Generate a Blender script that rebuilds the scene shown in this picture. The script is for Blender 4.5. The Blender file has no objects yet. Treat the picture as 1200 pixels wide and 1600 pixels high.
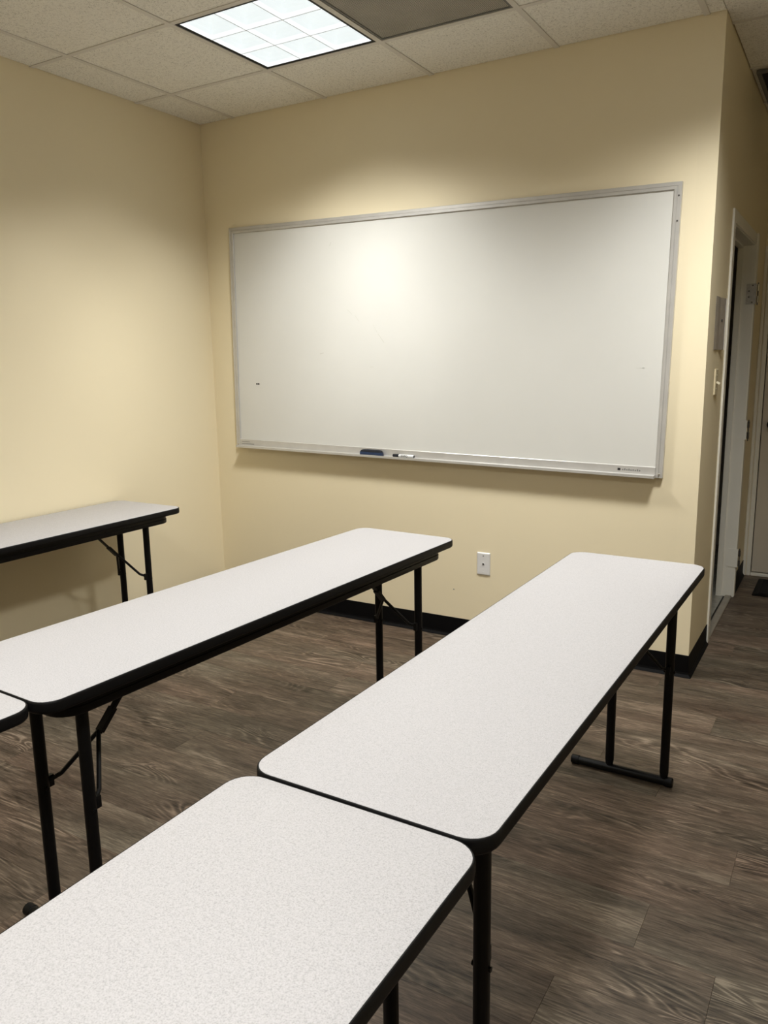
import bpy, bmesh, math, random
from mathutils import Matrix, Vector

random.seed(7)
SC = bpy.context.scene
COL = SC.collection

# ------------------------------------------------------------------ camera
CAM_POS = Vector((3.3156, -3.6146, 1.4385))
CAM_F = Vector((-0.5019041, 0.84418751, -0.18825443))
CAM_R = Vector((0.86098357, 0.50839063, -0.01569239))
CAM_U = Vector((-0.08245947, 0.16996005, 0.98199492))
cam_d = bpy.data.cameras.new('camera')
cam_d.sensor_fit = 'HORIZONTAL'
cam_d.sensor_width = 36.0
cam_d.lens = 1237.15 * 36.0 / 1200.0
cam_d.clip_start = 0.02
cam = bpy.data.objects.new('camera', cam_d)
COL.objects.link(cam)
M = Matrix((CAM_R, CAM_U, -CAM_F)).transposed().to_4x4()
M.translation = CAM_POS
cam.matrix_world = M
SC.camera = cam

# ------------------------------------------------------------------ world, exposure
world = bpy.data.worlds.new('world')
SC.world = world
world.use_nodes = True
world.node_tree.nodes['Background'].inputs[0].default_value = (0.02, 0.02, 0.02, 1)
world.node_tree.nodes['Background'].inputs[1].default_value = 0.3
vs = SC.view_settings
vs.view_transform = 'Standard'
vs.look = 'None'
vs.gamma = 1.0
vs.use_curve_mapping = False
vs.exposure = 0.0
SC.cycles.use_adaptive_sampling = True
SC.cycles.adaptive_threshold = 0.05
SC.cycles.max_bounces = 5
SC.cycles.diffuse_bounces = 5
SC.cycles.glossy_bounces = 2
SC.cycles.transmission_bounces = 0
SC.cycles.transparent_max_bounces = 2
SC.cycles.caustics_reflective = False
SC.cycles.caustics_refractive = False

LAMP_WATTS = 25.5          # each ceiling fixture, shared by its eight reflector banks
LAMP_SPREAD = math.radians(79)
LAMP_TILT = math.radians(31)   # the banks throw light outward; nothing leaves above the louver cut-off
LAMP_COLOR = (1.0, 0.99, 0.95)

# ------------------------------------------------------------------ dimensions
W = 2.7576      # x of the outside corner / hallway wall
H = 2.755       # suspended ceiling
G = 0.6096      # ceiling grid
GX, GY = 0.2467, -0.4684
XR = 4.9        # right wall
XH = 4.8       # right side of the hallway
YB = -5.2       # rear wall
YE = 1.975      # hallway end wall
WT = 0.115      # wall thickness
WH = 0.080      # thinner hallway partition
ZT = 0.7364     # table tops


# ------------------------------------------------------------------ materials
def lin(c):
    return tuple(((v / 255) / 12.92 if v / 255 <= 0.04045 else ((v / 255 + 0.055) / 1.055) ** 2.4) for v in c)


class NT:
    def __init__(self, name, rough=0.5, metallic=0.0, spec=0.5, color=(0.5, 0.5, 0.5)):
        self.m = bpy.data.materials.new(name)
        self.m.use_nodes = True
        self.t = self.m.node_tree
        self.b = self.t.nodes['Principled BSDF']
        self.b.inputs['Base Color'].default_value = (*color, 1)
        self.b.inputs['Roughness'].default_value = rough
        self.b.inputs['Metallic'].default_value = metallic
        self.b.inputs['Specular IOR Level'].default_value = spec
        self._tc = None

    def n(self, typ, **kw):
        nd = self.t.nodes.new(typ)
        for k, v in kw.items():
            setattr(nd, k, v)
        return nd

    def link(self, a, b):
        self.t.links.new(a, b)

    def coord(self):
        """object coordinates shifted by a random amount for each object"""
        if self._tc is None:
            tc = self.n('ShaderNodeTexCoord')
            oi = self.n('ShaderNodeObjectInfo')
            mul = self.n('ShaderNodeVectorMath', operation='MULTIPLY')
            mul.inputs[1].default_value = (37.0, 53.0, 71.0)
            self.link(oi.outputs['Random'], mul.inputs[0])
            add = self.n('ShaderNodeVectorMath', operation='ADD')
            self.link(tc.outputs['Object'], add.inputs[0])
            self.link(mul.outputs[0], add.inputs[1])
            self._tc = add.outputs[0]
            self.rand = oi.outputs['Random']
        return self._tc

    def scaled(self, s):
        mp = self.n('ShaderNodeMapping')
        mp.inputs['Scale'].default_value = s
        self.link(self.coord(), mp.inputs[0])
        return mp.outputs[0]

    def noise(self, scale, detail=3.0, rough=0.5, vec=None, dist=0.0):
        nz = self.n('ShaderNodeTexNoise')
        nz.inputs['Scale'].default_value = scale
        nz.inputs['Detail'].default_value = detail
        nz.inputs['Roughness'].default_value = rough
        nz.inputs['Distortion'].default_value = dist
        self.link(vec or self.coord(), nz.inputs['Vector'])
        return nz.outputs['Fac']

    def math(self, op, a, b=None, c=None, clamp=False):
        m = self.n('ShaderNodeMath', operation=op, use_clamp=clamp)
        for i, v in enumerate((a, b, c)):
            if v is None:
                continue
            if isinstance(v, (int, float)):
                m.inputs[i].default_value = v
            else:
                self.link(v, m.inputs[i])
        return m.outputs[0]

    def ramp(self, fac, stops):
        r = self.n('ShaderNodeValToRGB')
        el = r.color_ramp.elements
        while len(el) < len(stops):
            el.new(0.5)
        for e, (p, c) in zip(el, stops):
            e.position = p
            e.color = (*c, 1) if len(c) == 3 else c
        self.link(fac, r.inputs[0])
        return r.outputs[0]

    def mix(self, fac, a, b, blend='MIX'):
        m = self.n('ShaderNodeMix', data_type='RGBA', blend_type=blend)
        if isinstance(fac, (int, float)):
            m.inputs[0].default_value = fac
        else:
            self.link(fac, m.inputs[0])
        for i, v in ((6, a), (7, b)):
            if isinstance(v, tuple):
                m.inputs[i].default_value = (*v, 1)
            else:
                self.link(v, m.inputs[i])
        return m.outputs[2]

    def base(self, sock):
        self.link(sock, self.b.inputs['Base Color'])

    def bump(self, h, strength=0.2, dist=0.002):
        b = self.n('ShaderNodeBump')
        b.inputs['Strength'].default_value = strength
        b.inputs['Distance'].default_value = dist
        self.link(h, b.inputs['Height'])
        self.link(b.outputs[0], self.b.inputs['Normal'])


def plain(name, color, rough=0.5, metallic=0.0, spec=0.5, var=0.06, scale=20.0, bump=0.0, bscale=200.0):
    """one colour with slight procedural unevenness"""
    k = NT(name, rough, metallic, spec, color)
    dark = tuple(c * (1 - var) for c in color)
    light = tuple(min(1, c * (1 + var)) for c in color)
    k.base(k.ramp(k.noise(scale, 3), [(0.3, dark), (0.7, light)]))
    if bump:
        k.bump(k.noise(bscale, 2), bump, 0.001)
    return k.m


MAT = {}
MAT['wall'] = plain('cream_wall_paint', (0.855, 0.762, 0.55), 0.55, spec=0.3, var=0.012, scale=1.2)
MAT['dark_room'] = plain('grey_wall_paint', (0.6, 0.59, 0.56), 0.7, spec=0.2, var=0.03, scale=3)
MAT['base'] = plain('black_rubber', (0.0025, 0.0025, 0.003), 0.6, spec=0.12, var=0.2, scale=30)
MAT['trim'] = plain('white_trim_paint', (0.80, 0.785, 0.72), 0.4, var=0.02, scale=8)
MAT['door'] = plain('door_paint', (0.60, 0.55, 0.47), 0.45, var=0.02, scale=5)
MAT['tee'] = plain('grid_enamel', (0.70, 0.67, 0.62), 0.5, var=0.02, scale=10)
MAT['plenum'] = plain('plenum_dark', (0.02, 0.02, 0.02), 0.9, var=0.1)
MAT['black_metal'] = plain('black_enamel_steel', (0.0035, 0.0035, 0.004), 0.42, spec=0.22, var=0.15, scale=60)
MAT['edge'] = plain('black_vinyl_edge', (0.004, 0.004, 0.0045), 0.5, spec=0.2, var=0.2, scale=90)
MAT['core'] = plain('dark_board_underside', (0.05, 0.035, 0.025), 0.8, var=0.2, scale=40)
MAT['alu'] = plain('satin_aluminium', (0.60, 0.59, 0.57), 0.40, metallic=0.45, var=0.05, scale=14)
MAT['steel'] = plain('hinge_steel', (0.50, 0.48, 0.45), 0.45, metallic=0.25, var=0.12, scale=60)
MAT['screw'] = plain('screw_steel', (0.10, 0.095, 0.09), 0.4, metallic=0.6)
MAT['chrome'] = plain('polished_pin', (0.7, 0.68, 0.62), 0.2, metallic=0.9)
MAT['notice'] = plain('shade_toned_paper', (0.34, 0.30, 0.25), 0.8, var=0.1, scale=30)  # white paper; the hallway shade on it is put into this colour
MAT['plate_paint'] = plain('painted_plate', (0.66, 0.58, 0.40), 0.4, var=0.02)
MAT['plastic'] = plain('white_plastic', (0.74, 0.74, 0.74), 0.3, var=0.02)
MAT['ivory'] = plain('ivory_plastic', (0.74, 0.68, 0.52), 0.35, var=0.02)
MAT['hole'] = plain('black_hole', (0.004, 0.004, 0.004), 0.6)
MAT['navy'] = plain('navy_plastic', (0.022, 0.045, 0.115), 0.5, var=0.1)
MAT['felt'] = plain('black_felt', (0.008, 0.009, 0.014), 0.9, var=0.3, scale=200)
MAT['ink'] = plain('black_ink', (0.012, 0.012, 0.012), 0.6)
MAT['faint'] = plain('grey_smudge', (0.60, 0.60, 0.56), 0.6)
MAT['print'] = plain('grey_print', (0.22, 0.22, 0.21), 0.6)
MAT['mat'] = plain('black_mat_rubber', (0.006, 0.006, 0.007), 0.85, spec=0.2, var=0.3, scale=150, bump=0.4, bscale=400)
MAT['vent'] = plain('dark_vent_metal', (0.012, 0.012, 0.014), 0.6, var=0.2)
MAT['vent_frame'] = plain('grey_vent_frame', (0.16, 0.16, 0.15), 0.6, var=0.05)
MAT['threshold'] = plain('brown_metal_threshold', (0.30, 0.27, 0.22), 0.45, metallic=0.2, var=0.08, scale=15)
MAT['inner_floor'] = plain('grey_vinyl_tile', (0.33, 0.32, 0.28), 0.25, var=0.15, scale=25)


def wb_mat():
    k = NT('whiteboard_enamel', 0.5, 0, 0.2)
    c = k.ramp(k.noise(1.6, 4, 0.6), [(0.3, (0.675, 0.675, 0.645)), (0.7, (0.705, 0.705, 0.675))])
    k.base(c)
    return k.m


def laminate_mat():
    k = NT('speckled_grey_laminate', 0.6, 0, 0.25)
    a = k.noise(470, 2, 0.6)
    b = k.noise(230, 2, 0.5)
    f = k.math('ADD', k.math('MULTIPLY', a, 0.7), k.math('MULTIPLY', b, 0.3))
    c = k.ramp(f, [(0.36, (0.35, 0.342, 0.351)), (0.47, (0.433, 0.424, 0.434)), (0.62, (0.487, 0.477, 0.488))])
    k.base(c)
    return k.m


def tile_mat():
    k = NT('fissured_mineral_tile', 0.9, 0, 0.1)
    n1 = k.noise(82, 3, 0.6, dist=0.9)
    line = k.math('LESS_THAN', k.math('ABSOLUTE', k.math('SUBTRACT', n1, 0.5)), 0.020)
    mask = k.math('GREATER_THAN', k.noise(95, 2), 0.50)
    fis = k.math('MULTIPLY', line, mask)
    pin = k.math('LESS_THAN', k.noise(240, 1), 0.26)
    holes = k.math('MAXIMUM', fis, pin)
    tone = k.ramp(k.noise(200, 2, 0.6), [(0.3, (0.81, 0.79, 0.725)), (0.7, (0.92, 0.90, 0.835))])
    k.base(k.mix(k.math('MULTIPLY', holes, 0.52), tone, (0.20, 0.18, 0.15)))
    return k.m


def perf_mat():
    k = NT('perforated_grille_metal', 0.6, 0.1, 0.3)
    tc = k.n('ShaderNodeTexCoord')
    sp = k.n('ShaderNodeSeparateXYZ')
    k.link(tc.outputs['Object'], sp.inputs[0])
    pitch = 0.0064
    fx = k.math('SUBTRACT', k.math('FRACT', k.math('DIVIDE', sp.outputs[0], pitch)), 0.5)
    fy = k.math('SUBTRACT', k.math('FRACT', k.math('DIVIDE', sp.outputs[1], pitch)), 0.5)
    d = k.math('ADD', k.math('MULTIPLY', fx, fx), k.math('MULTIPLY', fy, fy))
    hole = k.math('LESS_THAN', d, 0.115)
    tone = k.ramp(k.noise(6, 4), [(0.3, (0.42, 0.40, 0.34)), (0.7, (0.54, 0.51, 0.44))])
    k.base(k.mix(hole, tone, (0.02, 0.02, 0.017)))
    return k.m


def plank_mat():
    k = NT('grey_brown_oak_vinyl', 0.5, 0, 0.25)
    # cathedral rings: thin contour lines of a stretched noise field
    f = k.noise(1.0, 1.5, 0.45, vec=k.scaled((1.6, 6.5, 1.0)), dist=1.0)
    rings = k.math('ADD', k.math('MULTIPLY', k.math('SINE', k.math('MULTIPLY', f, 120.0)), 0.5), 0.5)
    rings = k.math('POWER', rings, 2.0)
    zone = k.math('MULTIPLY', k.math('SUBTRACT', k.noise(1.0, 2, 0.5, vec=k.scaled((2.2, 6.0, 1.0))), 0.50), 6.0, clamp=True)
    streak = k.noise(1.0, 5.0, 0.7, vec=k.scaled((7.5, 80.0, 1.0)), dist=1.1)
    fine = k.noise(1.0, 3.0, 0.6, vec=k.scaled((22.0, 300.0, 1.0)))
    big = k.noise(1.0, 3.0, 0.55, vec=k.scaled((2.0, 9.0, 1.0)), dist=0.6)
    v = k.math('ADD', k.math('MULTIPLY', streak, 0.42), k.math('MULTIPLY', fine, 0.26))
    v = k.math('ADD', v, k.math('MULTIPLY', big, 0.32))
    rz = k.math('MULTIPLY', k.math('SUBTRACT', rings, 0.4), k.math('MULTIPLY', zone, 0.15))
    v = k.math('ADD', v, rz)
    v = k.math('ADD', v, k.math('MULTIPLY', k.math('SUBTRACT', k.rand, 0.5), 0.035))
    c = k.ramp(v, [(0.36, (0.022, 0.0165, 0.0115)), (0.455, (0.068, 0.053, 0.039)),
                   (0.54, (0.118, 0.093, 0.070)), (0.66, (0.25, 0.205, 0.16))])
    warm = k.ramp(k.noise(1.0, 2, 0.5, vec=k.scaled((1.2, 4.0, 1.0))), [(0.3, (0.97, 1.0, 0.95)), (0.7, (1.13, 0.99, 0.93))])
    k.base(k.mix(1.0, c, warm, 'MULTIPLY'))
    k.bump(v, 0.25, 0.0012)
    return k.m


def emit(name, color, strength):
    k = NT(name, 0.6, color=(0.4, 0.41, 0.41))
    # soft procedural unevenness of the lit reflector
    c = k.ramp(k.noise(7, 2), [(0.3, tuple(x * 0.97 for x in color)), (0.7, color)])
    k.link(c, k.b.inputs['Emission Color'])
    k.b.inputs['Emission Strength'].default_value = strength
    k.m.cycles.emission_sampling = 'NONE'
    return k.m


MAT['board'] = wb_mat()
MAT['laminate'] = laminate_mat()
MAT['tile'] = tile_mat()
MAT['perf'] = perf_mat()
MAT['plank'] = plank_mat()
MAT['glow'] = emit('lit_reflector_top', (0.90, 0.985, 1.0), 0.78)
MAT['glow_side'] = emit('lit_reflector_side', (0.95, 0.99, 1.0), 0.92)
MAT['blade'] = plain('white_louver_blade', (0.75, 0.77, 0.78), 0.4)


# ------------------------------------------------------------------ mesh builder
class MB:
    def __init__(self):
        self.v, self.f, self.mi = [], [], []

    def add(self, vs_, fs, mi=0):
        o = len(self.v)
        self.v += [tuple(p) for p in vs_]
        for f in fs:
            self.f.append([i + o for i in f])
            self.mi.append(mi)
        return self

    def box(self, x0, x1, y0, y1, z0, z1, mi=0, bev=0.0):
        if bev:
            # bevelled along all top edges and vertical edges: stacked octagon loops
            def loop(ins, z, b):
                a0, a1, c0, c1 = x0 + ins, x1 - ins, y0 + ins, y1 - ins
                return [(a0 + b, c0, z), (a1 - b, c0, z), (a1, c0 + b, z), (a1, c1 - b, z),
                        (a1 - b, c1, z), (a0 + b, c1, z), (a0, c1 - b, z), (a0, c0 + b, z)]
            self.loops([loop(bev, z0, bev * .3), loop(0, z0 + bev, bev), loop(0, z1 - bev, bev), loop(bev, z1, bev * .3)], mi)
            return self
        p = [(x0, y0, z0), (x1, y0, z0), (x1, y1, z0), (x0, y1, z0), (x0, y0, z1), (x1, y0, z1), (x1, y1, z1), (x0, y1, z1)]
        return self.add(p, [(0, 3, 2, 1), (4, 5, 6, 7), (0, 1, 5, 4), (1, 2, 6, 5), (2, 3, 7, 6), (3, 0, 4, 7)], mi)

    def loops(self, ls, mi=0, cap=True, closed=False):
        n = len(ls[0])
        vs_ = [p for l in ls for p in l]
        fs = []
        m = len(ls)
        for k in range(m if closed else m - 1):
            a, b = k * n, ((k + 1) % m) * n
            for i in range(n):
                j = (i + 1) % n
                fs.append((a + i, a + j, b + j, b + i))
        if cap and not closed:
            fs.append(tuple(reversed(range(n))))
            fs.append(tuple(range((m - 1) * n, m * n)))
        return self.add(vs_, fs, mi)

    def tube(self, a, b, r, seg=14, r2=None, mi=0, bev=0.0):
        a, b = Vector(a), Vector(b)
        d = (b - a).normalized()
        u = d.cross(Vector((0, 0, 1)) if abs(d.z) < 0.9 else Vector((1, 0, 0))).normalized()
        w = d.cross(u)
        r2 = r if r2 is None else r2

        def ring(c, rr):
            return [c + (u * math.cos(2 * math.pi * i / seg) + w * math.sin(2 * math.pi * i / seg)) * rr for i in range(seg)]
        ls = [ring(a, r), ring(b, r2)]
        if bev:
            ls = [ring(a, r - bev), ring(a + d * bev, r), ring(b - d * bev, r2), ring(b, r2 - bev)]
        return self.loops(ls, mi)

    def bar(self, a, b, wdir, wid, thk, mi=0):
        """flat strap from a to b; wid measured along wdir"""
        a, b = Vector(a), Vector(b)
        d = (b - a).normalized()
        wv = Vector(wdir)
        wv = (wv - d * wv.dot(d)).normalized() * wid / 2
        t = d.cross(wv).normalized() * thk / 2
        q = lambda c: [c - wv - t, c + wv - t, c + wv + t, c - wv + t]
        return self.loops([q(a), q(b)], mi)

    def build(self, name, mats, parent=None, smooth=False, loc=None, rot=None):
        me = bpy.data.meshes.new(name)
        me.from_pydata([tuple(p) for p in self.v], [], self.f)
        bm = bmesh.new()
        bm.from_mesh(me)
        bmesh.ops.recalc_face_normals(bm, faces=bm.faces)
        bm.to_mesh(me)
        bm.free()
        for m in (mats if isinstance(mats, (list, tuple)) else [mats]):
            me.materials.append(MAT[m])
        for p, i in zip(me.polygons, self.mi):
            p.material_index = i
        if smooth:
            for p in me.polygons:
                p.use_smooth = True
            me.set_sharp_from_angle(angle=math.radians(38))
        me.update()
        o = bpy.data.objects.new(name, me)
        COL.objects.link(o)
        if loc is not None:
            o.location = loc
        if rot is not None:
            o.rotation_euler = rot
        if parent is not None:
            o.parent = parent
        return o


def empty(name, loc=(0, 0, 0), rot=(0, 0, 0)):
    o = bpy.data.objects.new(name, None)
    o.empty_display_size = 0.1
    o.location = loc
    o.rotation_euler = rot
    COL.objects.link(o)
    return o


def tag(o, label=None, cat=None, group=None, kind=None):
    if label:
        o['label'] = label
    if cat:
        o['category'] = cat
    if group:
        o['group'] = group
    if kind:
        o['kind'] = kind
    return o


def struct(o, label=None, cat=None):
    return tag(o, label, cat, kind='structure')


def inst(mesh_obj, parent, loc=None, rot=None, name=None):
    o = mesh_obj.copy()
    if name:
        o.name = name
    COL.objects.link(o)
    o.parent = parent
    if loc is not None:
        o.location = loc
    if rot is not None:
        o.rotation_euler = rot
    return o


def copy_tree(o, parent=None):
    c = o.copy()
    COL.objects.link(c)
    c.parent = parent
    for ch in list(o.children):
        copy_tree(ch, c)
    return c


# ================================================================== SETTING
ZC = H + 0.10   # underside of the structural slab above the tiles

fl = struct(MB().box(-WT, XR + WT, YB - WT, YE + WT + .1, -0.06, -0.004).build('floor', 'hole'),
            'dark grey brown wood plank floor under the tables', 'floor')
# planks, running along x
PW = 0.183
Y0 = -1.828
GAP = 0.0003
joint = {0: 2.952, 2: 3.124, -2: 2.812, 4: 2.85, 7: 2.935}
plank_meshes = {}


def plank(x0, x1, y0, y1):
    L, Dp = round(x1 - x0, 4), round(y1 - y0, 4)
    key = (L, Dp)
    if key not in plank_meshes:
        b = MB()
        hx, hy, e = L / 2 - GAP / 2, Dp / 2 - GAP / 2, 0.0005
        lp = lambda i, z: [(-hx + i, -hy + i, z), (hx - i, -hy + i, z), (hx - i, hy - i, z), (-hx + i, hy - i, z)]
        b.loops([lp(0, -0.004), lp(0, -e), lp(e, 0)])
        plank_meshes[key] = b.build('plank', 'plank', fl)
        o = plank_meshes[key]
    else:
        o = inst(plank_meshes[key], fl)
    o.location = ((x0 + x1) / 2, (y0 + y1) / 2, 0)


PL = 1.2192
for k in range(-24, 22):
    ya, yb = Y0 + k * PW, Y0 + (k + 1) * PW
    ya, yb = max(ya, YB), min(yb, YE + .1)
    if yb - ya < 0.02:
        continue
    segs = [(0.0, XR)] if yb <= 0.0 else [(W - 0.02, XH)]
    if ya < 0 < yb:
        segs = [(0.0, XR, ya, 0.0), (W, XH, 0.0, yb)]
    ph = joint.get(k, random.uniform(0, PL))
    for s in segs:
        xa, xb = s[0], s[1]
        a_, b_ = (s[2], s[3]) if len(s) == 4 else (ya, yb)
        xs = [xa]
        n0 = math.ceil((xa + 0.03 - ph) / PL)
        while ph + n0 * PL < xb - 0.03:
            xs.append(ph + n0 * PL)
            n0 += 1
        xs.append(xb)
        for p0, p1 in zip(xs, xs[1:]):
            plank(p0, p1, a_, b_)

# walls
wl = struct(MB().box(-WT, 0, YB - WT, WT, 0, ZC).build('wall_left', 'wall'), 'cream painted wall on the left side of the room', 'wall')
wb = struct(MB().box(0, W - WH, 0, WT, 0, ZC).build('wall_back', 'wall'), 'cream painted wall behind the whiteboard', 'wall')
wr = struct(MB().box(XR, XR + WT, YB - WT, WT, 0, ZC).build('wall_right', 'wall'), 'cream wall on the right beyond the doorway side', 'wall')
wn = struct(MB().box(0, XR, YB - WT, YB, 0, ZC).build('wall_rear', 'wall'), 'cream wall behind the camera', 'wall')
# hallway wall with the doorway cut out
DY0, DY1, DZ = 0.560, 1.405, 2.035
wh = MB()
wh.box(W - WH, W, 0, DY0 - .02, 0, ZC)
wh.box(W - WH, W, DY0 - .02, DY1 + .02, DZ + .02, ZC)
wh.box(W - WH, W, DY1 + .02, YE + WT, 0, ZC)
wh = struct(wh.build('wall_hallway', 'wall'), 'shaded cream hallway wall holding the open doorway', 'wall')
# end wall with its door opening
EX0, EX1, EZ = 2.806, 3.71, 2.03
we = MB()
we.box(W, EX0 - .02, YE, YE + WT, 0, ZC)
we.box(EX1 + .02, XH, YE, YE + WT, 0, ZC)
we.box(EX0 - .02, EX1 + .02, YE, YE + WT, EZ + .02, ZC)
we = struct(we.build('wall_hallway_end', 'wall'), 'short cream wall closing the hallway around the far door', 'wall')
wx = MB()
wx.box(XH, XR, 0, WT, 0, ZC)
wx.box(XH, XH + WT, WT, YE + WT, 0, ZC)
wx = struct(wx.build('wall_hallway_right', 'wall'), 'cream wall on the other side of the hallway', 'wall')
# dim room behind the doorway
ir = MB()
ir.box(0.9, 1.0, WT, 2.9, 0, ZC)
ir.box(1.0, W - WH, 2.8, 2.9, 0, ZC)
ir.box(W - WH, W, YE + WT, 2.9, 0, ZC)
ir.box(0.9, W, WT, 2.9, ZC - .02, ZC)
ir = struct(ir.build('wall_inner_room', 'dark_room'), 'dim walls of the room through the open doorway', 'wall')
fi = struct(MB().box(1.0, W - 0.040, WT, 2.8, -0.004, 0.002).build('floor_inner_room', 'inner_floor'),
            'pale grey floor seen through the open doorway', 'floor')

# black cove base
def cove(name, a, b, nrm, m0=0.0, m1=0.0):
    """base strip from a to b on the floor plan; nrm points into the room; m0/m1 mitre factors"""
    a, b, nv = Vector((*a, 0)), Vector((*b, 0)), Vector((*nrm, 0))
    d = (b - a).normalized()
    prof = [(0, 0), (0.016, 0), (0.013, 0.004), (0.006, 0.013), (0.0038, 0.022), (0.0035, 0.101), (0.0022, 0.103), (0, 0.103)]
    ls = []
    for base, sg in ((a, -m0), (b, m1)):
        ls.append([base + nv * p[0] + d * (sg * p[0]) + Vector((0, 0, p[1])) for p in prof])
    return struct(MB().loops(ls).build(name, 'base'))


cove('baseboard_left', (0, YB), (0, 0), (1, 0), 0, -1)
cove('baseboard_back', (0, 0), (W, 0), (0, -1), -1, 1)
cove('baseboard_hallway', (W, 0), (W, 0.492), (1, 0), 1, 0)
cove('baseboard_hallway_far', (W, 1.472), (W, YE - .014), (1, 0))
cove('baseboard_right', (XR, YB), (XR, 0), (-1, 0), 0, 0)

# doorway: casing, jamb, stops
cs = 0.018
CY0, CY1, CZ = 0.500, 1.462, 2.098
tr = empty('door_frame_opening', (W, (DY0 + DY1) / 2, 0))
struct(tr, 'white casing and jamb of the open doorway in the hallway wall', 'door frame')
off = Vector(tr.location)


def wbox(name, mat, par, x0, x1, y0, y1, z0, z1, bev=0.0):
    o = Vector(par.location)
    return MB().box(x0 - o.x, x1 - o.x, y0 - o.y, y1 - o.y, z0 - o.z, z1 - o.z, 0, bev).build(name, mat, par)


wbox('casing_side', 'trim', tr, W, W + .010, CY0 - .006, DY0 - .006, 0, CZ, .002)
wbox('casing_side', 'trim', tr, W, W + cs, DY1 + .006, CY1, 0, CZ, .002)
wbox('casing_head', 'trim', tr, W, W + .0095, DY0 - .006, DY1 + .006, DZ + .006, CZ - .001, .002)
wbox('jamb', 'trim', tr, W - WH - .003, W + .001, DY0 - .019, DY0, 0, DZ)
fj = wbox('jamb', 'trim', tr, W - WH - .003, W + .012, DY1, DY1 + .019, 0, DZ)
wbox('jamb_head', 'trim', tr, W - WH - .003, W + .001, DY0 - .019, DY1 + .019, DZ, DZ + .019)
wbox('door_stop', 'trim', tr, W - WH - .003, W - .052, DY1 - .012, DY1 - .0003, 0, DZ - .0005, .001)
wbox('door_stop', 'trim', tr, W - WH - .003, W - .052, DY0 + .0003, DY0 + .012, 0, DZ - .0005, .001)
wbox('door_stop_head', 'trim', tr, W - WH - .003, W - .052, DY0 + .0125, DY1 - .0125, DZ - .012, DZ - .0003, .001)
sill = wbox('threshold', 'threshold', tr, W - .030, W + .008, DY0 + .0005, DY1 - .0005, 0, .011, .004)
# empty hinges left on the far jamb
for zc, mname in ((1.772, 'steel'), (1.008, 'trim'), (0.243, 'trim')):
    hg = wbox('hinge_leaf', mname, tr, W - .026, W + .026, DY1 - .003, DY1 - .0002, zc - .056, zc + .056)
    for dz_, dx_ in ((.046, 0.006), (.016, -.012), (-.016, -.012), (-.046, .006)):
        q = MB().tube((dx_, DY1 - .0045 - off.y, zc + dz_), (dx_, DY1 - .002 - off.y, zc + dz_), .0045, 10)
        q.build('screw', 'screw' if mname == 'steel' else 'trim', hg)
    for z0, z1 in ((.014, .05), (-.05, -.012)):
        q = MB().tube((.034, DY1 - .002 - off.y, zc + z0), (.034, DY1 - .002 - off.y, zc + z1), .0065, 12, bev=.001)
        q.build('knuckle', 'chrome' if mname == 'steel' else 'screw', hg, smooth=True)
    q = MB().tube((.034, DY1 - .002 - off.y, zc - .062), (.034, DY1 - .002 - off.y, zc + .06), .0032, 8)
    q.build('pin', 'screw', hg, smooth=True)

# door at the end of the hallway
d1 = empty('door_1', ((EX0 + EX1) / 2, YE, 0))
struct(d1, 'off-white flat door at the end of the hallway, cut by the right edge', 'door')
wbox('slab', 'door', d1, EX0 + .004, EX1 - .004, YE + .004, YE + .045, .028, EZ - .003, .002)
wbox('casing_side', 'trim', d1, W + .0005, EX0 - .03, YE - .016, YE, 0, EZ + .06, .003)
wbox('casing_side', 'trim', d1, EX1 + .03, EX1 + .075, YE - .016, YE, 0, EZ + .06, .003)
wbox('casing_head', 'trim', d1, EX0 - .0295, EX1 + .0295, YE - .015, YE, EZ + .025, EZ + .059, .003)
wbox('jamb', 'trim', d1, EX0 - .0265, EX0 - .0005, YE - .008, YE + WT, 0, EZ + .018, .003)
wbox('jamb', 'trim', d1, EX1 + .0005, EX1 + .0265, YE - .008, YE + WT, 0, EZ + .018, .003)
wbox('jamb_head', 'trim', d1, EX0, EX1, YE - .008, YE + WT, EZ, EZ + .018, .003)
wbox('sill', 'trim', d1, EX0, EX1, YE - .006, YE + .06, 0, .021, .003)
wbox('backing', 'hole', d1, EX0 - .02, EX1 + .02, YE + WT, YE + WT + .02, 0, EZ + .02)
kn = MB()
kx = EX0 + .062 - d1.location.x
prof = [(.0, .030), (.006, .030), (.010, .012), (.030, .011), (.036, .022), (.050, .027), (.060, .022), (.064, .006)]
kn.loops([[(kx + r * math.cos(2 * math.pi * i / 18), .004 - yy, 1.0 + r * math.sin(2 * math.pi * i / 18)) for i in range(18)] for yy, r in prof])
kn.build('knob', 'black_metal', d1, smooth=True)

# ------------------------------------------------------------------ suspended ceiling
ce = struct(MB().box(-WT, XR + WT, YB - WT, YE + WT, ZC, ZC + .08).build('ceiling', 'plenum'),
            'suspended ceiling of fissured white tiles in a metal grid', 'ceiling')
gxs = [0.0] + [GX + i * G for i in range(9) if GX + i * G < XR - .05] + [XR]
gys = sorted([GY - i * G for i in range(-4, 10) if YB + .05 < GY - i * G < YE - .05] + [YB, YE])
LIGHTS = [(GX + 1.5 * G, GY - .5 * G), (GX + 4.5 * G, GY - .5 * G), (GX + 1.5 * G, GY - 4.5 * G), (GX + 4.5 * G, GY - 4.5 * G)]
RETURN = (GX + 2.5 * G, GY - .5 * G)
EDGE = 0.004
tile_cache = {}


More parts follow.
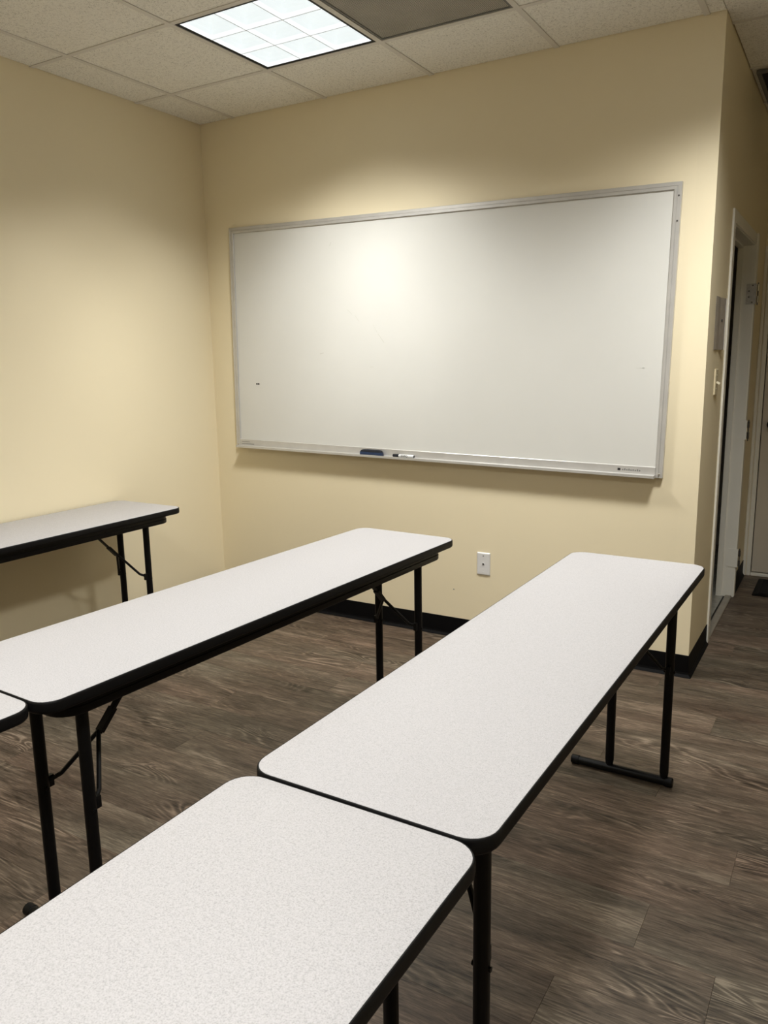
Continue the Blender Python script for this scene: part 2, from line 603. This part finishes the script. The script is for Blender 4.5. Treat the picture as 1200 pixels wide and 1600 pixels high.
def rect_tile(x0, x1, y0, y1):
    key = (round(x1 - x0, 3), round(y1 - y0, 3))
    if key not in tile_cache:
        hx, hy = (x1 - x0) / 2, (y1 - y0) / 2
        b = MB()
        lp = lambda i, z: [(-hx + i, -hy + i, z), (hx - i, -hy + i, z), (hx - i, hy - i, z), (-hx + i, hy - i, z)]
        b.loops([lp(.0015, 0), lp(0, .0015), lp(0, .016)])
        o = b.build('ceiling_tile', 'tile', ce)
        tile_cache[key] = o
    else:
        o = inst(tile_cache[key], ce)
    o.location = ((x0 + x1) / 2, (y0 + y1) / 2, H + .002)


def cells():
    for xa, xb in zip(gxs, gxs[1:]):
        for ya, yb in zip(gys, gys[1:]):
            yield xa, xb, ya, yb


for xa, xb, ya, yb in cells():
    cx_, cy_ = (xa + xb) / 2, (ya + yb) / 2
    if any(abs(cx_ - l[0]) < .1 and abs(cy_ - l[1]) < .1 for l in LIGHTS + [RETURN]):
        continue
    e = lambda v, lim: EDGE if abs(v - lim) < 1e-6 else .003
    x0, x1 = xa + e(xa, 0.0), xb - e(xb, XR)
    y0, y1 = ya + e(ya, YB), yb - e(yb, YE)
    if cy_ > 0 or (ya < 0 < yb):
        # hallway side only
        if xb <= W:
            if ya >= 0:
                continue
            rect_tile(x0, x1, y0, -EDGE)
            continue
        if xa < W:
            if ya < 0:
                rect_tile(x0, W - .001, y0, -EDGE)
                rect_tile(W + .001, x1, y0, y1)
            else:
                rect_tile(W + EDGE, x1, y0, y1)
            continue
    if cy_ > 0 and xb > XH:
        if xa >= XH:
            continue
        x1 = XH - EDGE
    rect_tile(x0, x1, y0, y1)

TW = 0.012
for x in gxs[1:-1]:
    ye = -.001 if (x < W or x > XH) else YE
    if x < W:
        MB().box(x - TW, x + TW, YB, ye, H - .0015, H + .0015).build('ceiling_tee', 'tee', ce)
    else:
        MB().box(x - TW, x + TW, YB, ye, H - .0015, H + .0015).build('ceiling_tee', 'tee', ce)
for y in gys[1:-1]:
    xs = [(W + .001 if y > 0 else 0.0)] + [v for v in gxs[1:-1] if (W if y > 0 else 0) < v < (XH if y > 0 else XR)] + [XH if y > 0 else XR]
    for xa, xb in zip(xs, xs[1:]):
        a_ = xa + (TW if xa != xs[0] else 0)
        b_ = xb - (TW if xb != xs[-1] else 0)
        MB().box(a_, b_, y - TW, y + TW, H - .0012, H + .0016).build('ceiling_tee', 'tee', ce)

# ------------------------------------------------------------------ ceiling lights
HW = G / 2 - TW


def make_light():
    t = empty('ceiling_light', (0, 0, 0))
    # housing above the grid
    hb = MB()
    hb.box(-HW + .001, HW - .001, -HW + .001, HW - .001, .070, .085)
    for s in (-1, 1):
        hb.box(min(s * (HW - .001), s * (HW - .004)), max(s * (HW - .001), s * (HW - .004)), -HW + .001, HW - .001, .001, .070)
        hb.box(-HW + .004, HW - .004, min(s * (HW - .001), s * (HW - .004)), max(s * (HW - .001), s * (HW - .004)), .001, .070)
    hb.build('housing', 'hole', t)
    # black reveal around the louver
    rv = MB()
    i0 = HW - .016
    for s in (-1, 1):
        rv.box(min(s * i0, s * (HW - .004)), max(s * i0, s * (HW - .004)), -HW + .004, HW - .004, .002, .006)
        rv.box(-i0, i0, min(s * i0, s * (HW - .004)), max(s * i0, s * (HW - .004)), .002, .006)
    rv.build('black_reveal', 'hole', t)
    # 3 x 3 reflector cells
    P = 2 * i0 / 3
    first = None
    for i in range(3):
        for j in range(3):
            loc = (-i0 + P * (i + .5), -i0 + P * (j + .5), 0)
            if first is None:
                c = MB()
                h = P / 2 - .0012
                prof = [(h, .002), (h - .006, .016), (h - .018, .030), (h - .040, .041), (h - .07, .046)]
                sq = [[(-a, -a, z), (a, -a, z), (a, a, z), (-a, a, z)] for a, z in prof]
                for q in range(len(sq) - 1):
                    vs_ = sq[q] + sq[q + 1]
                    c.add(vs_, [(k, (k + 1) % 4, 4 + (k + 1) % 4, 4 + k) for k in range(4)], 1 if q < 1 else 0)
                c.add(sq[-1], [(0, 1, 2, 3)], 0)
                first = c.build('louver_cell', ['glow', 'glow_side'], t)
                first.location = loc
            else:
                inst(first, t, loc)
    for k in (1, 2):
        p = -i0 + P * k
        MB().box(p - .0011, p + .0011, -i0, i0, .0005, .020).build('louver_blade', 'blade', t)
        for a in range(3):
            MB().box(-i0 + P * a + .0012, -i0 + P * (a + 1) - .0012, p - .0011, p + .0011, .0007, .020).build('louver_blade', 'blade', t)
    ld = bpy.data.lights.new('lamp', 'AREA')
    ld.shape = 'RECTANGLE'
    ld.size, ld.size_y = .28, .20
    ld.energy = LAMP_WATTS / 8
    ld.spread = LAMP_SPREAD
    ld.color = LAMP_COLOR
    for k in range(8):
        a = k * math.pi / 4
        lo = bpy.data.objects.new('lamp', ld)
        COL.objects.link(lo)
        lo.parent = t
        lo.location = (-.09 * math.cos(a), -.09 * math.sin(a), -.052)
        aim = Vector((math.cos(a) * math.sin(LAMP_TILT), math.sin(a) * math.sin(LAMP_TILT), -math.cos(LAMP_TILT)))
        side = Vector((-math.sin(a), math.cos(a), 0))
        lo.rotation_euler = Matrix((side, (-aim).cross(side), -aim)).transposed().to_euler()
    return t


light_labels = ['square ceiling light with nine bright white louver cells beside the perforated grille',
                'square ceiling light over the far end of the table by the doorway, out of frame',
                'square ceiling light over the rear left of the room, out of frame',
                'square ceiling light over the rear right of the room, behind the camera']
L0 = make_light()
for i, (x, y) in enumerate(LIGHTS):
    o = L0 if i == 0 else copy_tree(L0)
    o.location = (x, y, H)
    tag(o, light_labels[i], 'ceiling light', 'square ceiling lights')

# perforated return air grille
rg = empty('return_air_grille', (RETURN[0], RETURN[1], H))
tag(rg, 'grey perforated square air grille in the ceiling beside the light', 'air grille')
b = MB()
b.box(-HW + .010, HW - .010, -HW + .010, HW - .010, .004, .006)
b.build('perforated_panel', 'perf', rg)
b = MB()
for s in (-1, 1):
    b.box(min(s * (HW - .010), s * (HW - .001)), max(s * (HW - .010), s * (HW - .001)), -HW + .001, HW - .001, .001, .012)
    b.box(-HW + .010, HW - .010, min(s * (HW - .010), s * (HW - .001)), max(s * (HW - .010), s * (HW - .001)), .001, .012)
b.build('rim', 'vent_frame', rg)

# dark register in the hallway ceiling
vg = empty('ceiling_vent', (3.035, 1.09, H - .0016))
tag(vg, 'dark square air vent in the hallway ceiling at the upper right edge', 'air vent')
VX, VY = .252, .305
MB().box(-VX + .02, VX - .02, -VY + .02, VY - .02, -.004, 0).build('backing', 'vent', vg)
b = MB()
for s in (-1, 1):
    b.box(min(s * VX, s * (VX - .02)), max(s * VX, s * (VX - .02)), -VY, VY, -.014, 0)
    b.box(-VX + .02, VX - .02, min(s * VY, s * (VY - .02)), max(s * VY, s * (VY - .02)), -.014, 0)
b.build('frame', 'vent_frame', vg)
sl = None
for i in range(12):
    y = -VY + .045 + i * (2 * VY - .09) / 11
    if sl is None:
        q = MB()
        q.bar((-VX + .021, 0, -.010), (VX - .021, 0, -.010), (0, 1, -.35), .034, .0015)
        sl = q.build('slat', 'vent', vg)
        sl.location = (0, y, 0)
    else:
        inst(sl, vg, (0, y, 0))


# ================================================================== FOLDING TABLES
def rrect(hx, hy, r, z, n=7):
    pts = []
    for cx_, cy_, a0 in ((hx - r, hy - r, 0), (-hx + r, hy - r, 90), (-hx + r, -hy + r, 180), (hx - r, -hy + r, 270)):
        for i in range(n + 1):
            a = math.radians(a0 + 90 * i / n)
            pts.append((cx_ + r * math.cos(a), cy_ + r * math.sin(a), z))
    return pts


TWID, TLEN = 0.457, 1.8207
RC = 0.047


def make_table():
    """origin on the floor under the middle of the back end; runs toward -y"""
    t = empty('folding_table')
    hx, hy = TWID / 2, TLEN / 2
    cy = -hy

    def sh(l):
        return [(x, y + cy, z) for x, y, z in l]
    z = ZT
    MB().loops([sh(rrect(hx - .0005, hy - .0005, RC, z - .018)), sh(rrect(hx - .0005, hy - .0005, RC, z - .0004)),
                sh(rrect(hx - .0012, hy - .0012, RC - .001, z))]).build('laminate_top', 'laminate', t, smooth=True)
    prof = [(-.0003, -.020), (-.0003, -.0006), (.0012, -.0006), (.0027, -.0022), (.0034, -.006), (.0034, -.021), (.0024, -.0255), (.0, -.028), (-.010, -.028), (-.010, -.020)]
    MB().loops([sh(rrect(hx + o, hy + o, RC + o, z + dz)) for o, dz in prof], closed=True).build('edge_band', 'edge', t, smooth=True)
    MB().loops([sh(rrect(hx - .011, hy - .011, RC - .01, z - .027)), sh(rrect(hx - .011, hy - .011, RC - .01, z - .0185))]).build('underside', 'core', t)
    # steel skirt
    sx, sy, sr = hx - .024, hy - .058, .060
    prof = [(0, -.0285), (0, -.046), (.0022, -.048), (.0022, -.064), (0, -.067), (-.004, -.068), (-.010, -.068), (-.010, -.066), (-.003, -.065), (-.003, -.0285)]
    MB().loops([sh(rrect(sx + o, sy + o, sr + o, z + dz)) for o, dz in prof], closed=True).build('skirt', 'black_metal', t, smooth=True)
    U0, U1 = -.020, .165
    R = .0150
    for yl, dirn in ((-.190, -1), (-1.690, 1)):
        for u in (U0, U1):
            lt = MB()
            ring = lambda zz, rr: [(u + rr * math.cos(2 * math.pi * i / 16), yl + rr * math.sin(2 * math.pi * i / 16), zz) for i in range(16)]
            lg = lt.loops([ring(.026, R * .55), ring(.034, R * .85), ring(.050, R), ring(z - .05, R)]).build('leg', 'black_metal', t, smooth=True)
            # lug for the brace
            MB().box(u - .006, u + .006, yl + dirn * .027 if dirn < 0 else yl + .010, yl - .010 if dirn < 0 else yl + .027, .405, .435).build('lug', 'black_metal', lg)
            MB().tube((u - R - .003, yl, .41), (u + R + .003, yl, .41), .005, 8).build('rivet', 'black_metal', lg)
        MB().tube((-sx + .004, yl, z - .050), (sx - .004, yl, z - .050), .009, 12).build('pivot_rod', 'black_metal', t, smooth=True)
        fb = MB().tube((-.140, yl, .0166), (.180, yl, .0166), .0150, 16).build('foot_bar', 'black_metal', t, smooth=True)
        for a, b_ in ((-.155, -.125), (.165, .195)):
            MB().tube((a, yl, .0166), (b_, yl, .0166), .0164, 16, bev=.003).build('foot_cap', 'edge', fb, smooth=True)
        # folding Y brace
        um = (U0 + U1) / 2
        s = dirn
        J = (um, yl + s * .105, .535)
        T_ = (um, yl + s * .245, z - .055)
        MB().bar(J, T_, (1, 0, 0), .018, .006).build('brace_rod', 'black_metal', t)
        a = Vector(J).lerp(Vector(T_), .02)
        b_ = Vector(J).lerp(Vector(T_), .34)
        MB().bar(a, b_, (1, 0, 0), .022, .012).build('lock_sleeve', 'black_metal', t)
        for u in (U0, U1):
            k1 = Vector((um + (u - um) * .80, yl + s * .040, .435))
            st = MB()
            st.tube(Vector(J) + Vector((0, 0, .006)), k1, .0058, 8)
            st.tube(k1, (u, yl + s * .012, .420), .0058, 8)
            st.build('brace_strap', 'black_metal', t)
        MB().box(um - .03, um + .03, min(T_[1] - .02, T_[1] + .02), max(T_[1] - .02, T_[1] + .02), z - .060, z - .0285).build('brace_bracket', 'black_metal', t)
    return t


tb = make_table()


def place(o, x, y, a, label, flip=False):
    if flip:
        # turned end for end: the origin sits at the other end
        o.location = (x + math.sin(a) * TLEN, y - math.cos(a) * TLEN, 0)
        o.rotation_euler = (0, 0, a + math.pi)
    else:
        o.location = (x, y, 0)
        o.rotation_euler = (0, 0, a)
    tag(o, label, 'table', 'grey laminate folding tables')


place(tb, 2.6943, -0.8172, -0.0116, 'long grey-topped folding table pointing at the outside wall corner by the doorway')
place(copy_tree(tb), 1.7600, -0.8130, -0.0499, 'long grey-topped folding table in the middle, its far end below the whiteboard')
place(copy_tree(tb), 0.2400, -0.7896, 0.0, 'grey-topped folding table pushed against the left wall, farthest from the doorway')
place(copy_tree(tb), 2.6735, -2.6480, -0.0060, 'nearest folding table in the foreground, cut off by the bottom of the picture', True)
# the table whose corner shows at the left edge continues the middle row
a2 = -0.0499
mx, my = 1.7600 + math.sin(a2) * (TLEN + .008), -0.8130 - math.cos(a2) * (TLEN + .008)
place(copy_tree(tb), mx - .016, my + .0005, a2, 'folding table at the left edge with only one rounded corner showing', True)

# ================================================================== WHITEBOARD
BX, BZ, BW, BH, BR = 0.178, 0.9286, 2.4401, 1.2334, 0.0169
cxb, czb = BX + BW / 2, BZ + BH / 2
bd = empty('whiteboard', (cxb, -.001, czb), (0, BR, 0))
tag(bd, 'large blank whiteboard in an aluminium frame on the back wall', 'whiteboard')
FW = .031
MB().box(-BW / 2 + .010, BW / 2 - .010, -.014, 0, -BH / 2 + .012, BH / 2 - .010).build('panel', 'board', bd)


def rail(L, prof, mit0, mit1):
    """profile (inset, depth) swept along local x, 0 at the outer edge; mitred ends"""
    ls = []
    for end in (0, 1):
        ls.append([((p[0] if mit0 else 0) if end == 0 else L - (p[0] if mit1 else 0), -p[1], -p[0]) for p in prof])
    return MB().loops(ls)


fp = [(0, 0), (0, .019), (.0012, .020), (.015, .020), (.0160, .0185), (.0175, .0185), (.0185, .021), (.0290, .021), (.031, .019), (.031, .0135), (.012, .0135), (.012, 0)]
r = rail(BW, fp, True, True).build('frame_top', 'alu', bd)
r.location = (-BW / 2, 0, BH / 2)
r = rail(BH, fp, False, True).build('frame_side', 'alu', bd)
r.location = (-BW / 2, 0, -BH / 2)
r.rotation_euler = (0, -math.pi / 2, 0)
r = rail(BH, fp, True, False).build('frame_side', 'alu', bd)
r.location = (BW / 2, 0, BH / 2)
r.rotation_euler = (0, math.pi / 2, 0)
# bottom rail with marker tray
TD = .058
tp = [(0.047, .0145), (.047, .019), (.045, .0205), (.0125, .0205), (.0085, .0222), (.0085, TD - .005), (.0125, TD - .003), (.0125, TD), (.001, TD), (.000, TD - .002), (.001, 0.002), (.012, .002), (.012, .0145)]
tx0, tx1 = -BW / 2 + FW + .0005, BW / 2 - FW - .0005
ls = [[(x, -p[1], -BH / 2 + p[0]) for p in tp] for x in (tx0, tx1)]
tray = MB().loops(ls).build('marker_tray', 'alu', bd)
# end caps and screws
for s in (-1, 1):
    xx = s * (BW / 2 - FW + .002)
    MB().box(min(xx, xx - s * .004), max(xx, xx - s * .004), -TD - .001, -.021, -BH / 2 - .0005, -BH / 2 + .013).build('tray_end_cap', 'alu', bd)
    xs_ = s * (BW / 2 - .0145)
    MB().tube((xs_, -.019, -BH / 2 + .016), (xs_, -.0235, -BH / 2 + .016), .0042, 12, bev=.001).build('screw', 'chrome', bd, smooth=True)
for xx, zz in ((BW / 2 - .0105, BH / 2 - .055), (BW / 2 - .0105, BH / 2 - .155)):
    MB().tube((xx, -.019, zz), (xx, -.0222, zz), .0035, 10).build('screw', 'screw', bd)
# maker's marks at both ends of the tray: too small to read
lm = MB()
px0 = tx1 - .165
lm.box(px0, px0 + .013, -.0209, -.0203, -BH / 2 + .022, -BH / 2 + .033)
lm.build('maker_mark', 'ink', bd)
lm = MB()
for i in range(9):
    h_ = (.0062, .009, .0062, .0085, .0062, .0075, .0062, .009, .0062)[i]
    lm.box(px0 + .020 + i * .0093, px0 + .0265 + i * .0093, -.0209, -.0203, -BH / 2 + .0235, -BH / 2 + .0235 + h_)
lm.build('maker_mark', 'print', bd)
lm = MB()
for i in range(11):
    lm.box(tx0 + .012 + i * .0085, tx0 + .018 + i * .0085, -.0209, -.0203, -BH / 2 + .018, -BH / 2 + .0225)
    if i < 7:
        lm.box(tx0 + .012 + i * .0085, tx0 + .018 + i * .0085, -.0209, -.0203, -BH / 2 + .030, -BH / 2 + .0345)
lm.build('maker_mark', 'print', bd)


# marks left on the board, in board coordinates
def bl(x, z):
    dx, dz = x - cxb, z - czb
    c, s = math.cos(BR), math.sin(BR)
    return dx * c - dz * s, dx * s + dz * c


mx_, mz_ = bl(.345, 1.316)
mk = MB()
for dx in (-.0065, .0065):
    n = 8
    mk.loops([[(mx_ + dx + .0062 * math.cos(2 * math.pi * i / n), y, mz_ + .0045 * math.sin(2 * math.pi * i / n)) for i in range(n)] for y in (-.0141, -.0144)])
mk.build('ink_mark', 'ink', bd)


def smudge(x, z, L, ang, wd, mat='faint'):
    u, v = bl(x, z)
    d = Vector((math.cos(ang), 0, math.sin(ang))) * L / 2
    c = Vector((u, -.0142, v))
    MB().bar(c - d, c + d, (-math.sin(ang), 0, math.cos(ang)), wd, .0003).build('smudge', mat, bd)


smudge(1.140, 1.600, .05, -1.0, .003)
smudge(1.175, 1.550, .06, -.9, .003)
smudge(.985, 1.690, .04, -.7, .003)
smudge(1.03, 1.655, .04, -.9, .003)
smudge(.873, 2.040, .02, 1.1, .004)
smudge(.80, 1.48, .025, .2, .004)
smudge(1.115, 1.405, .02, .1, .003)
smudge(2.490, 1.387, .035, .05, .002)
smudge(2.505, 1.387, .012, .05, .003)

# ------------------------------------------------------------------ eraser and marker on the tray
tz = -BH / 2 + .0088


def on_tray(u):
    """world point on the tray floor at board coordinate u"""
    return bd.matrix_basis @ Vector((u, -.0378, tz))


ue, _ = bl(1.118, .94)
er = empty('board_eraser', on_tray(ue), (0, BR, 0))
tag(er, 'navy blue board eraser with black felt lying on the whiteboard tray', 'eraser')
EL, ED = .068, .0135
MB().loops([rrect(EL - .001, ED - .001, .005, .0), rrect(EL, ED, .006, .003), rrect(EL, ED, .006, .018)]).build('body', 'navy', er, smooth=True)
dome = []
for k in range(6):
    a = k / 5 * math.pi / 2
    dome.append(rrect(EL - .002 - .022 * (1 - math.cos(a)), ED - .001 - .006 * (1 - math.cos(a)), .006, .018 + .013 * math.sin(a)))
MB().loops(dome).build('grip', 'felt', er, smooth=True)

um_, _ = bl(1.318, .94)
mp = on_tray(um_)
wm = empty('marker_pen', mp, (0, BR, 0))
tag(wm, 'white dry-erase marker with black cap lying on the whiteboard tray', 'marker')
mr = .0085


def lathe_x(pr, seg=16):
    return MB().loops([[(x, r_ * math.cos(2 * math.pi * i / seg), mr + .0005 + r_ * math.sin(2 * math.pi * i / seg)) for i in range(seg)] for x, r_ in pr])


lathe_x([(-.032, .0075), (-.030, mr), (.050, mr), (.0555, .0070)]).build('barrel', 'plastic', wm, smooth=True)
lathe_x([(-.068, .006), (-.066, .0080), (-.034, .0088), (-.0322, .0088)]).build('cap', 'felt', wm, smooth=True)
lathe_x([(.0556, .0060), (.0585, .0055)]).build('end_plug', 'felt', wm, smooth=True)
fc = bpy.data.curves.new('lettering', 'FONT')
fc.body = 'EXPO'
fc.size = .0155
fc.extrude = .0002
fc.align_x = 'CENTER'
fc.align_y = 'CENTER'
fo = bpy.data.objects.new('lettering', fc)
COL.objects.link(fo)
bpy.context.view_layer.update()
me = bpy.data.meshes.new_from_object(fo.evaluated_get(bpy.context.evaluated_depsgraph_get()))
bpy.data.objects.remove(fo)
me.materials.clear()
me.materials.append(MAT['ink'])
lo = bpy.data.objects.new('lettering', me)
COL.objects.link(lo)
lo.parent = wm
lo.location = (.004, -mr - .0003, mr + .0005)
lo.rotation_euler = (math.pi / 2, 0, 0)

# ================================================================== SMALL WALL THINGS
# cable plate on the back wall
pl = empty('wall_plate', (1.752, 0, .4135))
tag(pl, 'white cable wall plate with one centre hole below the whiteboard', 'wall plate')
pw, ph_ = .036, .0585
ls = []
for ins, d in ((0, 0), (0, .002), (.0035, .0055), (.006, .006)):
    ls.append([(x, -d, z) for x, z, _ in rrect(pw - ins, ph_ - ins, .003, 0, 3)])
MB().loops(ls).build('plate', 'plastic', pl, smooth=False)
for zz in (.042, -.042):
    MB().tube((0, -.0055, zz), (0, -.0068, zz), .0036, 10).build('screw', 'print' if zz > 0 else 'plastic', pl)
MB().tube((0, -.0055, 0), (0, -.0075, 0), .0068, 14).build('jack_collar', 'plastic', pl)
MB().tube((0, -.0074, 0), (0, -.0079, 0), .0046, 14).build('jack_hole', 'hole', pl)

# light switch on the hallway wall
sw = empty('light_switch', (W, .282, 1.318))
tag(sw, 'ivory toggle light switch on the hallway wall beside the doorway', 'light switch')
ls = []
for ins, d in ((0, 0), (0, .004), (.003, .0065)):
    ls.append([(d, y, z) for y, z, _ in rrect(.035 - ins, .058 - ins, .003, 0, 3)])
MB().loops(ls).build('plate', 'plate_paint', sw)
tg = MB()
tg.bar((.006, 0, .0), (.021, 0, -.008), (0, 1, 0), .010, .009)
tg.build('toggle', 'ivory', sw)
for zz in (.03, -.03):
    MB().tube((.006, 0, zz), (.0075, 0, zz), .003, 10).build('screw', 'ivory', sw)

# paper notice pinned above the switch
nt = empty('paper_notice', (W, .272, 1.575))
tag(nt, 'white paper notice curling off the hallway wall above the light switch', 'notice')
b = MB()
n = 14
pts = []
for i in range(n + 1):
    s = i / n
    y = -.108 + .216 * s
    d = .0015 + .011 * max(0, (s - .55) / .45) ** 2 + .002 * math.sin(s * 6) ** 2
    pts.append((y, d))
vs_, fs = [], []
for (y, d) in pts:
    for z in (-.114, .114):
        for off_ in (0, .0006):
            vs_.append((d + off_, y, z))
for i in range(n):
    o = i * 4
    p_ = o + 4
    fs += [(o, p_, p_ + 2, o + 2), (o + 1, o + 3, p_ + 3, p_ + 1), (o, o + 1, p_ + 1, p_), (o + 2, p_ + 2, p_ + 3, o + 3)]
fs += [(0, 2, 3, 1), (n * 4, n * 4 + 1, n * 4 + 3, n * 4 + 2)]
b.add(vs_, fs)
b.build('sheet', 'notice', nt, smooth=True)
MB().box(.013, .0145, .1045, .1085, -.1135, .1135).build('curled_edge', 'plastic', nt)
MB().tube((.001, .05, .015), (.009, .05, .015), .006, 10).build('push_pin', 'ink', nt)

# door mat in the hallway
dm = empty('door_mat', (3.25, 1.70, 0))
tag(dm, 'black rubber door mat on the hallway floor before the far door', 'door mat')
MB().loops([rrect(.385, .205, .01, 0), rrect(.385, .205, .01, .003), rrect(.365, .185, .008, .009)]).build('border', 'base', dm)
MB().loops([rrect(.352, .172, .006, .0091), rrect(.350, .170, .006, .0125)]).build('pile', 'mat', dm)

# nail hole left in the back wall paint
hb_ = MB().tube((1.584, -.0001, .256), (1.584, -.0006, .256), .0035, 8)
hb_.build('nail_hole', 'print', wb)
